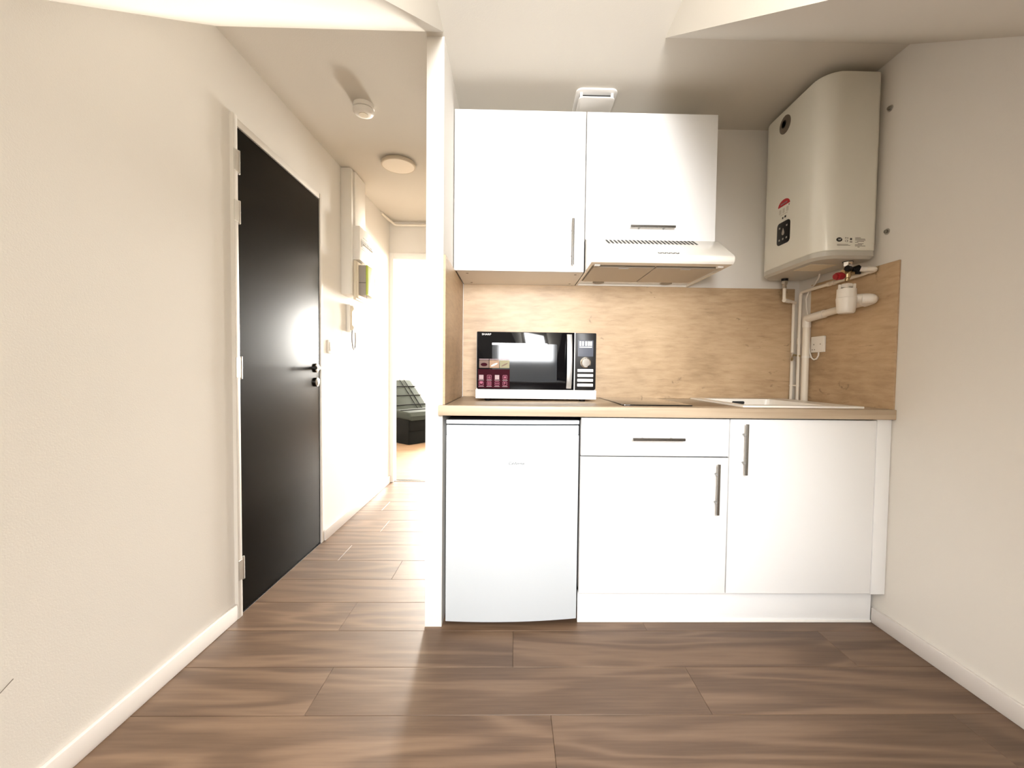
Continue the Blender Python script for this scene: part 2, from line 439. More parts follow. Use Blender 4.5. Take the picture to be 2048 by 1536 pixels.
def window(name, x0, x1, y0, y1, z0, z1, label, ypane):
    f = thing(name, ((x0 + x1) / 2, (y0 + y1) / 2, z0), label, 'window', kind='structure')
    b = B(); k = 0.045
    b.box(x0, x1, y0, y1, z0, z0 + k); b.box(x0, x1, y0, y1, z1 - k, z1)
    b.box(x0, x0 + k, y0, y1, z0, z1); b.box(x1 - k, x1, y0, y1, z0, z1)
    fr = obj('window_frame', b, M['trim'], f)
    obj('pane', B().box(x0 + k, x1 - k, ypane, ypane + 0.004, z0 + k, z1 - k), M['pane'], f)
window('window_1', WX0, WX1, YR - 0.07, YR - 0.001, WZ0, WZ1, 'white framed dormer window behind the camera', YR - 0.04)
window('window_2', BW[0], BW[1], BY + 0.001, BY + 0.07, BW[2], BW[3], 'white framed window of the far bedroom, straight behind the doorway', BY + 0.03)
window('window_3', BV[0], BV[1], BY + 0.001, BY + 0.07, BV[2], BV[3], 'white framed window in the right half of the far bedroom', BY + 0.03)

# baseboards
def baseboard(name, x0, x1, y0, y1, label):
    struct(name, B().box(x0, x1, y0, y1, 0, 0.065, 0.003, 2), M['base'], label, 'baseboard')
baseboard('baseboard_left', WL, WL + 0.013, YR, D0 - 0.032, 'white baseboard along the left wall before the black door')
baseboard('baseboard_hall', WL, WL + 0.013, D1 + 0.037, YE, 'white baseboard along the hall wall past the black door')
baseboard('baseboard_right', WR - 0.013, WR, YR, 1.753, 'white baseboard along the right wall')

# entrance door
d1 = thing('door_1', (WL, (D0 + D1) / 2, 0), 'black flush entrance door in the left wall', 'door', kind='structure')
obj('leaf', B().box(WL - 0.042, WL - 0.002, D0, D1, 0.006, DZ, 0.0015, 1), M['door'], d1)
b = B()
b.box(WL - 0.06, WL + 0.014, D0 - 0.031, D0 - 0.002, 0, DZ + 0.034, 0.002); b.box(WL - 0.06, WL + 0.004, D1 + 0.003, D1 + 0.034, 0, DZ + 0.034, 0.001)
b.box(WL - 0.06, WL + 0.001, D0 - 0.002, D1 + 0.003, DZ + 0.004, DZ + 0.034, 0.0005)
obj('door_frame', b, M['frame'], d1)
obj('threshold', B().box(WL - 0.06, WL, D0, D1, -0.0005, 0.004), M['black'], d1)
first = None
for z in (1.885, 1.683, 1.046, 0.201):
    if first is None:
        b = B()
        b.tube([(WL + 0.009, D0 + 0.006, z - 0.046), (WL + 0.009, D0 + 0.006, z + 0.046)], 0.0085, 12)
        b.lathe([(0.0, -0.004), (0.006, -0.002), (0.0085, 0.0)], (WL + 0.009, D0 + 0.006, z - 0.046))
        b.tube([(WL + 0.009, D0 + 0.006, z - 0.001), (WL + 0.009, D0 + 0.006, z + 0.001)], 0.0092, 12)
        b.box(WL + 0.001, WL + 0.016, D0 - 0.028, D0 + 0.004, z - 0.042, z + 0.042, 0.001, 1)
        b.box(WL - 0.003, WL + 0.004, D0 + 0.004, D0 + 0.03, z - 0.042, z + 0.042, 0.001, 1)
        first = obj('hinge', b, M['zinc'], d1); zf = z
    else:
        o = first.copy(); C.objects.link(o); o.location.z = first.location.z + z - zf
hy, hz = D1 - 0.052, 1.050
b = B().lathe([(0.026, 0.0), (0.026, 0.009), (0.022, 0.011), (0.012, 0.0112)], (WL - 0.001, hy, hz), 'X')
b.tube(bend([(WL + 0.005, hy, hz), (WL + 0.052, hy, hz), (WL + 0.056, hy - 0.05, hz), (WL + 0.052, hy - 0.118, hz)], 0.02), [0.010] * 14 + [0.0085], 14)
obj('handle', b, M['steel'], d1)
lk = obj('lock_rose', B().lathe([(0.026, 0.0), (0.026, 0.010), (0.023, 0.012), (0.0, 0.012)], (WL - 0.001, hy, 0.968), 'X'), M['steel'], d1)
obj('keyhole', B().lathe([(0.0075, 0.0), (0.0075, 0.0006), (0.0, 0.0006)], (WL + 0.0115, hy, 0.975), 'X', 16).box(WL + 0.0112, WL + 0.0121, hy - 0.003, hy + 0.003, 0.952, 0.972), M['black'], lk)
# hall doorway frame
d2 = thing('door_2', ((HDX0 + HDX1) / 2, YE, 0), 'white frame of the open doorway at the end of the hall', 'doorway', kind='structure')
b = B()
b.box(HDX0 - 0.04, HDX0, YE - 0.012, YE + 0.09, 0, HDZ + 0.056, 0.003)
obj('jamb', b, M['trim'], d2)
obj('jamb', B().box(HDX1, HDX1 + 0.04, YE - 0.012, YE + 0.09, 0, HDZ + 0.056, 0.003), M['trim'], d2)
obj('head', B().box(HDX0, HDX1, YE - 0.012, YE + 0.09, HDZ, HDZ + 0.056, 0.003), M['trim'], d2)
obj('threshold_strip', B().box(HDX0, HDX1, YE + 0.02, YE + 0.075, -0.002, 0.004, 0.0015), M['steel'], d2)

# ---------------------------------------------------------------- kitchen units
ZC, ZU = 0.907, 0.867
YD = 1.703                                    # front of the doors
def bar_handle(p0, p1, parent, r=0.006):
    """bar in front of a door with two posts"""
    p0, p1 = Vector(p0), Vector(p1); u = (p1 - p0).normalized()
    b = B().tube([p0, p1], r, 12)
    for k in (0.22, 0.78):
        q = p0.lerp(p1, k); b.tube([q, q + Vector((0, 0.031, 0))], 0.0045, 10)
    return obj('handle', b, M['steel'], parent)

# worktop (one length, notched round the partition end)
b = B().prism([(-0.296, 1.683), (1.532, 1.683), (1.532, 2.295), (-0.273, 2.295), (-0.273, PY - 0.001), (-0.296, PY - 0.001)], 'Z', ZU, ZC, 0.002, 2)
wt = obj('worktop', b, M['top'])
def cut(o, x0, x1, y0, y1, z0, z1):
    k = obj('cutter', B().box(x0, x1, y0, y1, z0, z1), M['top'])
    md = o.modifiers.new('cut', 'BOOLEAN'); md.object = k; md.operation = 'DIFFERENCE'; md.solver = 'EXACT'
    me = bpy.data.meshes.new_from_object(o.evaluated_get(bpy.context.evaluated_depsgraph_get()))
    o.modifiers.clear(); old = o.data; o.data = me; me.name = old.name
    bpy.data.objects.remove(k)
cut(wt, 0.983, 1.332, 1.798, 2.207, 0.8, 1.0)
tag(wt, 'long oak-look worktop over the fridge and the white base units', 'worktop')

# splashback panels
tag(obj('splashback_panel', B().box(-0.272, 1.507, 2.296, YB - 0.0005, ZC, 1.503, 0.0008, 1), M['splash']), 'long oak-look splashback panel on the back wall behind the microwave', 'splashback')
def upright_panel(name, x0, x1, y0, y1, z0, z1):
    # grain runs along Y: build along X and turn by 90 degrees
    L_ = y1 - y0
    o = obj(name, B().box(0, L_, -(x1 - x0) / 2, (x1 - x0) / 2, 0, z1 - z0, 0.0008, 1), M['splash'], loc=(0, 0, 0))
    o.rotation_euler = (0, 0, PI / 2); o.location = ((x0 + x1) / 2, y0, z0); return o
tag(upright_panel('splashback_panel', WR - 0.008, WR, 1.693, 2.197, ZC, 1.505), 'brown oak-look splashback panel on the right wall under the water heater', 'splashback')
tag(upright_panel('splashback_panel', PX1, PX1 + 0.009, PY + 0.003, 2.295, ZC, 1.503), 'narrow oak-look splashback panel on the partition left of the microwave', 'splashback')

# drawer base unit
X1, X2, X3 = 0.270, 0.8715, 1.472
u = thing('base_cabinet', ((X1 + X2) / 2, 2.0, 0.15), 'white base cabinet with a drawer over a door, right of the fridge', 'cabinet')
def carcass(x0, x1, y0, y1, z0, z1):
    t_ = 0.016
    return B().box(x0, x0 + t_, y0, y1, z0, z1).box(x1 - t_, x1, y0, y1, z0, z1).box(x0, x1, y0, y1, z0, z0 + t_).box(x0, x1, y0, y1, z1 - t_, z1).box(x0, x1, y1 - 0.006, y1, z0, z1)
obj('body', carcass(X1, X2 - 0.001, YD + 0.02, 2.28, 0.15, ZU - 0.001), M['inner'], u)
dr = obj('drawer', B().box(X1 + 0.002, X2 - 0.0025, YD, YD + 0.0185, 0.7095, 0.861, 0.0008), M['lam'], u)
bar_handle((0.472, YD - 0.03, 0.781), (0.679, YD - 0.03, 0.781), dr)
do = obj('door', B().box(X1 + 0.002, X2 - 0.0025, YD, YD + 0.0185, 0.1485, 0.7040, 0.0008), M['lam'], u)
bar_handle((0.818, YD - 0.03, 0.481), (0.818, YD - 0.03, 0.684), do)
# sink base unit
u = thing('base_cabinet', ((X2 + X3) / 2, 2.0, 0.15), 'white base cabinet with one tall door under the sink', 'cabinet')
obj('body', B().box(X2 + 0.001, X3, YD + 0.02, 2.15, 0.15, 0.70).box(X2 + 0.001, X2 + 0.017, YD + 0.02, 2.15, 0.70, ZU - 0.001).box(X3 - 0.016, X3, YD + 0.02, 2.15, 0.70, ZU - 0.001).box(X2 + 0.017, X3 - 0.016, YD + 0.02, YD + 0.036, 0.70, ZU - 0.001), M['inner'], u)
do = obj('door', B().box(X2 + 0.0025, X3 - 0.0015, YD, YD + 0.0185, 0.1485, 0.861, 0.0012), M['lam'], u)
bar_handle((0.927, YD - 0.03, 0.642), (0.927, YD - 0.03, 0.845), do)
tag(obj('filler_panel', B().box(X3 + 0.0005, 1.531, YD - 0.002, YD + 0.017, 0.146, ZU - 0.002, 0.0012), M['lam']), 'narrow white filler panel between the sink cabinet and the right wall', 'panel')
b = B().box(X1 + 0.005, 1.520, 1.753, 1.769, 0.0, 0.149, 0.001)
pl_ = tag(obj('plinth', b, M['lam']), 'white recessed plinth board under the base cabinets', 'plinth')
obj('seal_strip', B().box(X1 + 0.005, 1.520, 1.748, 1.753, 0.0005, 0.010, 0.001), M['trim'], pl_)

# upper cabinets
XU0, YU = -0.2815, 1.982
u = thing('upper_cabinet', (0.02, 2.13, 1.503), 'tall white upper cabinet with a vertical bar handle, left of the hood', 'cabinet')
bd = obj('body', B().box(XU0 + 0.012, 0.317, YU + 0.02, 2.303, 1.503, 2.224), M['carcass'], u)
for x in (-0.225, 0.285):
    for y in (2.04, 2.25):
        obj('dowel_hole', B().lathe([(0.006, 0), (0.006, -0.0008), (0.0, -0.0008)], (x, y, 1.503), 'Z', 12), M['greyink'], bd)
do = obj('door', B().box(XU0 + 0.002, 0.3155, YU, YU + 0.0185, 1.503, 2.224, 0.0012), M['lam'], u)
bar_handle((0.260, YU - 0.03, 1.529), (0.260, YU - 0.03, 1.735), do)
u = thing('upper_cabinet', (0.62, 2.13, 1.650), 'short white upper cabinet with a horizontal bar handle above the hood', 'cabinet')
obj('body', B().box(0.320, 0.9195, YU + 0.02, 2.303, 1.652, 2.224), M['carcass'], u)
do = obj('door', B().box(0.320, 0.9195, YU, YU + 0.0185, 1.652, 2.224, 0.0012), M['lam'], u)
bar_handle((0.520, YU - 0.03, 1.706), (0.724, YU - 0.03, 1.706), do)

# range hood
HX0, HX1 = 0.321, 0.921
h = thing('range_hood', (0.62, 2.05, 1.50), 'white slim range hood under the short upper cabinet', 'range hood')
prof = [(2.300, 1.503)] + [(1.812, 1.506)] + arc(1.818, 1.526, 0.020, 250, 130, 6) + [(1.955, 1.6445), (1.985, 1.6495), (2.300, 1.6495)]
# hollow underside: shell as front, top, sides, back
b = B()
b.prism([(1.985, 1.503), (2.300, 1.503), (2.300, 1.6495), (1.985, 1.6495)], 'X', HX0, HX0 + 0.004)
sidep = prof
b.prism(sidep, 'X', HX0, HX0 + 0.010)
b.prism(sidep, 'X', HX1 - 0.010, HX1)
fr_ = [(1.850, 1.506)] + [(1.812, 1.506)] + arc(1.818, 1.526, 0.020, 250, 130, 6) + [(1.955, 1.6445), (1.985, 1.6495), (2.300, 1.6495), (2.300, 1.640), (1.99, 1.640), (1.96, 1.635), (1.850, 1.565)]
b.prism(fr_, 'X', HX0 + 0.010, HX1 - 0.010)
b.box(HX0 + 0.010, HX1 - 0.010, 2.285, 2.300, 1.503, 1.640)
obj('shell', b, M['enamel'], h)
obj('under_panel', B().box(HX0 + 0.010, HX1 - 0.010, 1.850, 2.285, 1.514, 1.520), M['enamel'], h)
for x0, x1 in ((HX0 + 0.026, 0.6175), (0.6245, HX1 - 0.026)):
    obj('filter_frame', B().box(x0 - 0.005 if x0 < 0.5 else x0, x1 if x0 < 0.5 else x1 + 0.005, 1.897, 2.211, 1.5125, 1.5138), M['greyink'], h)
    f = obj('grease_filter', B().box(x0, x1, 1.902, 2.205, 1.507, 1.514, 0.002, 1), M['filter'], h)
    obj('filter_latch', B().box((x0 + x1) / 2 - 0.022, (x0 + x1) / 2 + 0.022, 1.910, 1.922, 1.5045, 1.508, 0.001, 1), M['silver'], f)
for x in (0.435, 0.790):
    obj('lamp', B().lathe([(0.030, 0), (0.028, -0.005), (0.0, -0.006)], (x, 2.245, 1.514), 'Z', 20), M['greyplas'], h)
for x in (HX0 + 0.020, HX1 - 0.045):
    obj('corner_bracket', B().box(x, x + 0.025, 1.853, 1.873, 1.502, 1.514, 0.001, 1), M['trim'], h)
# slots lie on the sloping front, near its top
dn = Vector((0, 1.955 - 1.805, 1.6445 - 1.541)).normalized()
nn = Vector((0, -dn.z, dn.y))
def on_slope(x, t, lift=0.0006):                # t metres down from the top edge
    return Vector((x, 1.955, 1.6445)) - dn * t + nn * lift
slots = B()
for k in range(23):
    x = 0.405 + k * 0.0178
    pts = [on_slope(x, 0.003), on_slope(x + 0.0085, 0.003), on_slope(x + 0.0165, 0.052), on_slope(x + 0.008, 0.052)]
    o = B(); vs1 = [o.bm.verts.new(p) for p in pts]; vs2 = [o.bm.verts.new(p - nn * 0.0012) for p in pts]
    o.bm.faces.new(vs1); o.bm.faces.new(vs2[::-1])
    for i in range(4): o.bm.faces.new((vs1[i], vs2[i], vs2[(i + 1) % 4], vs1[(i + 1) % 4]))
    bmesh.ops.recalc_face_normals(o.bm, faces=o.bm.faces[:])
    obj('vent_slot', o, M['ink'], h, smooth=0)
for k in range(5):
    p = on_slope(0.611 + k * 0.0185, 0.165, 0)
    bt = obj('button', B().tube([p - nn * 0.002 + dn * 0.003, p + nn * 0.004 + dn * 0.003], 0.0052, 14), M['enamel'], h)
    obj('button_shade', B().tube([p - nn * 0.002 , p + nn * 0.0012], 0.0086, 14), M['ink'], bt)

# refrigerator (turned a little, front bowed)
f = thing('refrigerator', (0.0, 1.71, 0.0), 'white under-counter refrigerator with a bowed door left of the base cabinets', 'refrigerator')
fw = 0.266
def bow(y, d, n=14):
    return [(-fw + 2 * fw * i / n, 1.71 + y - d * (1 - (2 * i / n - 1) ** 2)) for i in range(n + 1)]
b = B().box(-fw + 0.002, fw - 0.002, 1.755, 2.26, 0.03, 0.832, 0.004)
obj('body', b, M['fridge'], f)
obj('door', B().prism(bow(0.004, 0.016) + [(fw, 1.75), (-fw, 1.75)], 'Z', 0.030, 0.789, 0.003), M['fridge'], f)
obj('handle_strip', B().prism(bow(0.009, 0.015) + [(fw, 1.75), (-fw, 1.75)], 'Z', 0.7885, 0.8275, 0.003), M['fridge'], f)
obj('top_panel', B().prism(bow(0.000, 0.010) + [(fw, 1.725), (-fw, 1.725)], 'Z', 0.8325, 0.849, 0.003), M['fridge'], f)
obj('top_gap_shade', B().box(-fw + 0.002, fw - 0.002, 1.7255, 2.26, 0.8345, 0.847), M['gap'], f)  # added black sheet, paints the shade in the gap under the worktop
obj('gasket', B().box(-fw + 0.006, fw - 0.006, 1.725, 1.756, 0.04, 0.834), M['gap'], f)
for x in (-0.22, 0.22):
    for y in (1.79, 2.20):
        obj('foot', B().lathe([(0.016, 0), (0.016, 0.02), (0.010, 0.02), (0.010, 0.032)], (x, y, 0), 'Z', 16), M['black'], f)
text('logo', 'California', 0.0175, (0.012, 1.6962, 0.677), 'front', M['ink'], f, shear=0.35, sx=0.92)
f.rotation_euler = (0, 0, math.radians(2.2))
f.location.x = 0.0

# ---------------------------------------------------------------- on the worktop
# sink
s = thing('sink', (1.20, 2.01, ZC), 'white resin inset sink in the right end of the worktop', 'sink')
SX0, SX1, SY0, SY1, SZ = 0.945, 1.452, 1.745, 2.275, ZC + 0.007
bx0, bx1, by0, by1, bz = 0.985, 1.33, 1.80, 2.205, 0.735
b = B()
for (x0, x1, y0, y1) in ((SX0, bx0, SY0, SY1), (bx1, SX1, SY0, SY1), (bx0, bx1, SY0, by0), (bx0, bx1, by1, SY1)):
    b.box(x0, x1, y0, y1, ZC - 0.001, SZ)
obj('rim', b, M['sink'], s)
b = B()
o = B()
top = rrect(bx0, bx1, by0, by1, 0.03, 4); bot = rrect(bx0 + 0.015, bx1 - 0.015, by0 + 0.015, by1 - 0.015, 0.05, 4)
tv = [o.bm.verts.new((x, y, SZ)) for x, y in top]; bv = [o.bm.verts.new((x, y, bz)) for x, y in bot]
n = len(tv)
for i in range(n): o.bm.faces.new((tv[i], tv[(i + 1) % n], bv[(i + 1) % n], bv[i]))
o.bm.faces.new(bv)
bmesh.ops.recalc_face_normals(o.bm, faces=o.bm.faces[:])
bmesh.ops.reverse_faces(o.bm, faces=o.bm.faces[:])
obj('bowl', o, M['sink'], s)
obj('overflow_slot', B().prism(rrect(1.135, 1.198, 0.887, 0.902, 0.006, 4), 'Y', by1 - 0.005, by1 + 0.004), M['gap'], s)
obj('drain_hole', B().lathe([(0.045, 0), (0.04, 0.002), (0.0, 0.002)], (1.16, 2.0, bz), 'Z', 24), M['chrome'], s)
# hob
hb = thing('hob', (0.60, 2.02, ZC), 'black glass two-ring hob in the worktop beside the microwave', 'hob')
obj('glass_plate', B().prism(rrect(0.453, 0.745, 1.764, 2.272, 0.006, 3), 'Z', ZC - 0.001, ZC + 0.005, 0.001), M['hobglass'], hb)

# microwave oven
m = thing('microwave', (0.10, 2.12, ZC), 'black and white microwave oven on the worktop left of the hob', 'microwave')
YM = 1.950
obj('case', B().box(-0.172, 0.375, YM + 0.012, 2.290, 0.919, 1.221, 0.004), M['trim'], m)
obj('base_band', B().box(-0.174, 0.377, YM - 0.002, YM + 0.014, 0.919, 0.961, 0.003), M['lam'], m)
dd = obj('door', B().prism(rrect(-0.169, 0.2735, 0.9615, 1.222, [0.010, 0.002, 0.002, 0.004]), 'Y', YM, YM + 0.0125, 0.001), M['glass'], m)
obj('window', B().prism(rrect(-0.100, 0.195, 0.997, 1.168, 0.006), 'Y', YM - 0.0006, YM + 0.001), M['mesh_win'], dd)
obj('window_bar', B().box(-0.100, 0.150, YM - 0.0010, YM, 1.163, 1.171), M['silver'], dd)
b = B()
hp = []
for i in range(11):
    z = 0.968 + 0.246 * i / 10; hp.append((YM - 0.004 - 0.022 * math.sin(PI * i / 10) ** 0.6, z))
b.prism(hp + [(y + 0.006, z) for y, z in hp[::-1]], 'X', 0.2385, 0.2615, 0.001)
obj('door_handle', b, M['silver'], dd)
obj('door_edge', B().box(0.2735, 0.2775, YM - 0.001, YM + 0.012, 0.960, 1.222), M['trim'], m)
pn = obj('control_panel', B().prism(rrect(0.278, 0.373, 0.9615, 1.221, [0.002, 0.010, 0.004, 0.002]), 'Y', YM, YM + 0.0125, 0.001), M['black'], m)
obj('display_panel', B().box(0.290, 0.360, YM - 0.0006, YM, 1.115, 1.188), M['navy'], pn)
dsp = B()
for k, x in enumerate((0.2965, 0.3085, 0.3225, 0.3345, 0.3455)):
    dsp.box(x, x + 0.0085, YM - 0.001, YM - 0.0005, 1.163, 1.1835)
dsp.box(0.2965, 0.354, YM - 0.001, YM - 0.0005, 1.155, 1.1595)
obj('display', dsp, M['lcd'], pn)
obj('dial', B().lathe([(0.0245, 0), (0.0245, -0.004), (0.0205, -0.006), (0.0205, -0.016), (0.018, -0.019), (0, -0.019)], (0.325, YM, 1.087), 'Y', 32), M['chrome'], pn)
for z in (1.051, 1.0285, 1.0065, 0.9845):
    obj('button', B().box(0.2885, 0.361, YM - 0.004, YM + 0.001, z - 0.0068, z + 0.0068, 0.002), M['whiteprint'], pn)
text('brand_lettering', 'SHARP', 0.0125, (-0.126, YM - 0.0003, 1.2095), 'front', M['whiteprint'], dd, sx=1.15)
obj('sticker', B().box(-0.163, -0.019, YM - 0.0010, YM, 0.966, 1.052), M['maroon'], dd)
for k, mt in enumerate(('brown', 'tan', 'green')):
    x = -0.158 + k * 0.0465
    pc = B().box(x, x + 0.044, YM - 0.0012, YM, 1.058, 1.093)
    obj('food_picture', pc, M[mt], dd)
    obj('food_picture', B().prism([(x + 0.022 + 0.015 * math.cos(a * PI / 8), 1.073 + 0.008 * math.sin(a * PI / 8 + k)) for a in range(16)], 'Y', YM - 0.0016, YM - 0.0006), M[('maroon', 'pipe', 'brown')[k]], dd)
    obj('caption', B().box(x, x + 0.044, YM - 0.0012, YM, 1.0955, 1.0985), M['palepink'], dd)
for r_ in range(2):
    for c_ in range(4):
        x, z = -0.158 + c_ * 0.0358, 1.0075 if r_ == 0 else 0.979
        ic = B(); q = 0.020
        mt = 'palepink' if (r_, c_) in ((0, 0), (0, 2)) else 'pink'
        kind = (r_ * 4 + c_)
        zz = z + 0.0185
        if kind in (0, 2): ic.box(x, x + q, YM - 0.0016, YM - 0.0008, zz - q, zz)
        else:
            e_ = 0.0022
            ic.box(x, x + q, YM - 0.0016, YM - 0.0008, zz - e_, zz); ic.box(x, x + q, YM - 0.0016, YM - 0.0008, zz - q, zz - q + e_)
            ic.box(x, x + e_, YM - 0.0016, YM - 0.0008, zz - q, zz); ic.box(x + q - e_, x + q, YM - 0.0016, YM - 0.0008, zz - q, zz)
            if kind == 1: ic.box(x + 0.004, x + 0.016, YM - 0.0016, YM - 0.0008, zz - 0.012, zz - 0.009).box(x + 0.008, x + 0.012, YM - 0.0016, YM - 0.0008, zz - 0.016, zz - 0.005)
            if kind == 3: ic.lathe([(0.0, -0.0016), (0.005, -0.0016), (0.005, -0.0008)], (x + q / 2, YM, zz - q / 2), 'Y', 16)
            if kind == 4: ic.lathe([(0.0, -0.0018), (0.007, -0.0018), (0.007, -0.0008)], (x + q / 2, YM, zz - 0.006), 'Y', 6)
            if kind == 5: ic.box(x + 0.006, x + 0.009, YM - 0.0016, YM - 0.0008, zz - 0.016, zz - 0.004).box(x + 0.012, x + 0.015, YM - 0.0016, YM - 0.0008, zz - 0.016, zz - 0.004)
            if kind == 6: ic.box(x + 0.003, x + 0.017, YM - 0.0016, YM - 0.0008, zz - 0.011, zz - 0.009).box(x + 0.009, x + 0.011, YM - 0.0016, YM - 0.0008, zz - 0.017, zz - 0.003)
            if kind == 7: ic.box(x + 0.006, x + 0.009, YM - 0.0016, YM - 0.0008, zz - 0.014, zz).box(x + 0.009, x + 0.015, YM - 0.0016, YM - 0.0008, zz - 0.009, zz - 0.006)
        obj('icon', ic, M[mt], dd)
        obj('caption', B().box(x - 0.002, x + q + 0.002, YM - 0.0016, YM - 0.0008, zz - q - 0.0045, zz - q - 0.0025), M['palepink'], dd)
for x in (-0.12, 0.32):
    for y in (1.995, 2.25):
        obj('foot', B().lathe([(0.014, 0), (0.018, 0.013)], (x, y, ZC), 'Z', 16), M['black'], m)

# ---------------------------------------------------------------- water heater and plumbing
HXF, HY0, HY1, HZ0, HZ1 = 1.275, 1.790, 2.255, 1.566, 2.302
wh = thing('water_heater', (1.40, 2.02, 1.535), 'large white flat water heater hanging on the right wall', 'water heater')
outl = rrect(HXF, WR - 0.020, HY0, HY1, [0.085, 0.018, 0.018, 0.085], 10)
obj('tank_cover', B().prism(outl, 'Z', HZ0, HZ1, 0.006, 3), M['heater'], wh)
ins = rrect(HXF + 0.001, WR - 0.021, HY0 + 0.001, HY1 - 0.001, [0.084, 0.017, 0.017, 0.084], 10)
ins2 = rrect(HXF + 0.012, WR - 0.030, HY0 + 0.012, HY1 - 0.012, [0.078, 0.012, 0.012, 0.078], 10)
o = B(); va = [o.bm.verts.new((x, y, HZ0)) for x, y in ins]; vb = [o.bm.verts.new((x, y, HZ0 - 0.020)) for x, y in ins]; vc = [o.bm.verts.new((x, y, HZ0 - 0.031)) for x, y in ins2]
n = len(va)
for p, q in ((va, vb), (vb, vc)):
    for i in range(n): o.bm.faces.new((p[i], p[(i + 1) % n], q[(i + 1) % n], q[i]))
o.bm.faces.new(vc); o.bm.faces.new(va)
bmesh.ops.recalc_face_normals(o.bm, faces=o.bm.faces[:])
cp = obj('bottom_cap', o, M['heatcap'], wh)
obj('wiring_cover', B().box(1.315, 1.43, 1.90, 2.02, 1.5325, 1.5352, 0.001, 1), M['cream'], cp)
obj('mounting_plate', B().box(WR - 0.020, WR - 0.0005, HY0 + 0.03, HY1 - 0.03, 1.60, 2.27), M['heatcap'], wh)
bg_ = obj('badge', B().lathe([(0.041, 0), (0.041, -0.003), (0.037, -0.005), (0, -0.005)], (HXF + 0.0005, 2.055, 2.229), 'X', 36), M['badge'], wh)
obj('badge_mark', B().lathe([(0.018, -0.0052), (0.018, -0.0058), (0.013, -0.0058), (0.013, -0.0052)], (HXF + 0.0005, 2.058, 2.232), 'X', 24), M['ink'], bg_)
cpn = obj('control_panel', B().prism(rrect(1.993, 2.089, 1.664, 1.770, 0.018), 'X', HXF - 0.003, HXF + 0.001, 0.001), M['black'], wh)
drop = [(2.041 + 0.010 * math.cos(math.radians(a)), 1.716 + 0.010 * math.sin(math.radians(a))) for a in range(150, 391, 20)] + [(2.041, 1.740)]
obj('drop_symbol', B().prism(drop, 'X', HXF - 0.0036, HXF - 0.0028), M['greyplas'], cpn)
b = B()
for y, z in ((2.068, 1.745), (2.014, 1.745), (2.068, 1.688), (2.014, 1.688), (2.041, 1.688)):
    obj('touch_key', B().box(HXF - 0.0036, HXF - 0.0028, y - 0.005, y + 0.005, z - 0.004, z + 0.004), M['greyplas'], cpn)
dome = [(2.045 + 0.045 * math.cos(math.radians(a)), 1.846 + 0.030 * math.sin(math.radians(a))) for a in range(0, 181, 12)]
obj('sticker', B().prism(dome, 'X', HXF - 0.0005, HXF + 0.0005), M['redprint'], wh)
obj('sticker_text', B().box(HXF - 0.0008, HXF, 2.02, 2.07, 1.854, 1.860), M['palepink'], wh)
b = B()
for y in (2.072, 2.046, 2.018):
    b.box(HXF - 0.0004, HXF + 0.0004, y - 0.008, y + 0.008, 1.812, 1.834); 
b.box(HXF - 0.0004, HXF + 0.0004, 2.015, 2.072, 1.804, 1.808)
obj('sticker_icons', b, plain('pale_grey_print', (0.58, 0.55, 0.48), 0.6), wh)
for y0, y1, z0, z1 in ((2.046, 2.056, 1.785, 1.794), (2.026, 2.038, 1.786, 1.796), (2.004, 2.009, 1.836, 1.842)):
    obj('sticker_mark', B().box(HXF - 0.0004, HXF + 0.0004, y0, y1, z0, z1), M['ink'], wh)
yl = HY0 - 0.0003
nf = obj('rating_mark', B().prism([(1.355 + 0.0125 * math.cos(a * PI / 14), 1.6105 + 0.009 * math.sin(a * PI / 14)) for a in range(28)], 'Y', yl, yl + 0.0008), M['ink'], wh)
text('rating_letters', 'NF', 0.010, (1.355, yl - 0.0002, 1.6105), 'front', M['whiteprint'], nf, shear=0.3)
text('rating_letters', 'CE', 0.0125, (1.386, yl + 0.0002, 1.605), 'front', M['ink'], wh)
text('rating_letters', 'IP24', 0.0085, (1.386, yl + 0.0002, 1.617), 'front', M['ink'], wh)
b = B().box(1.400, 1.4085, yl, yl + 0.0006, 1.609, 1.6175).box(1.399, 1.410, yl, yl + 0.0006, 1.600, 1.603)
obj('rating_symbol', b, M['ink'], wh)
b = B()
for k, (x0, x1, z) in enumerate(((1.346, 1.393, 1.591), (1.346, 1.402, 1.587))): b.box(x0, x1, yl, yl + 0.0006, z - 0.0009, z + 0.0009)
for k, (x0, x1) in enumerate(((1.422, 1.446), (1.422, 1.464), (1.422, 1.466), (1.430, 1.460), (1.422, 1.436), (1.434, 1.458), (1.422, 1.452), (1.422, 1.466), (1.433, 1.442))):
    z = 1.619 - k * 0.0048; b.box(x0, x1, yl, yl + 0.0006, z - 0.0012, z + 0.0012)
obj('rating_text', b, M['greyink'], wh)

def screw(z, y, label):
    t_ = thing('wall_screw', (WR, y, z), label, 'screw', 'fixing screws beside the heater')
    obj('washer', B().lathe([(0.013, 0), (0.013, -0.002), (0, -0.002)], (WR, y, z), 'X', 20), M['zinc'], t_)
    obj('screw_head', B().tube([(WR - 0.002, y, z), (WR - 0.010, y, z)], 0.0075, 6), M['steel'], t_)
screw(2.141, 1.772, 'grey bolt head in the right wall beside the top of the water heater')
screw(1.638, 1.763, 'grey bolt head in the right wall beside the bottom of the water heater')

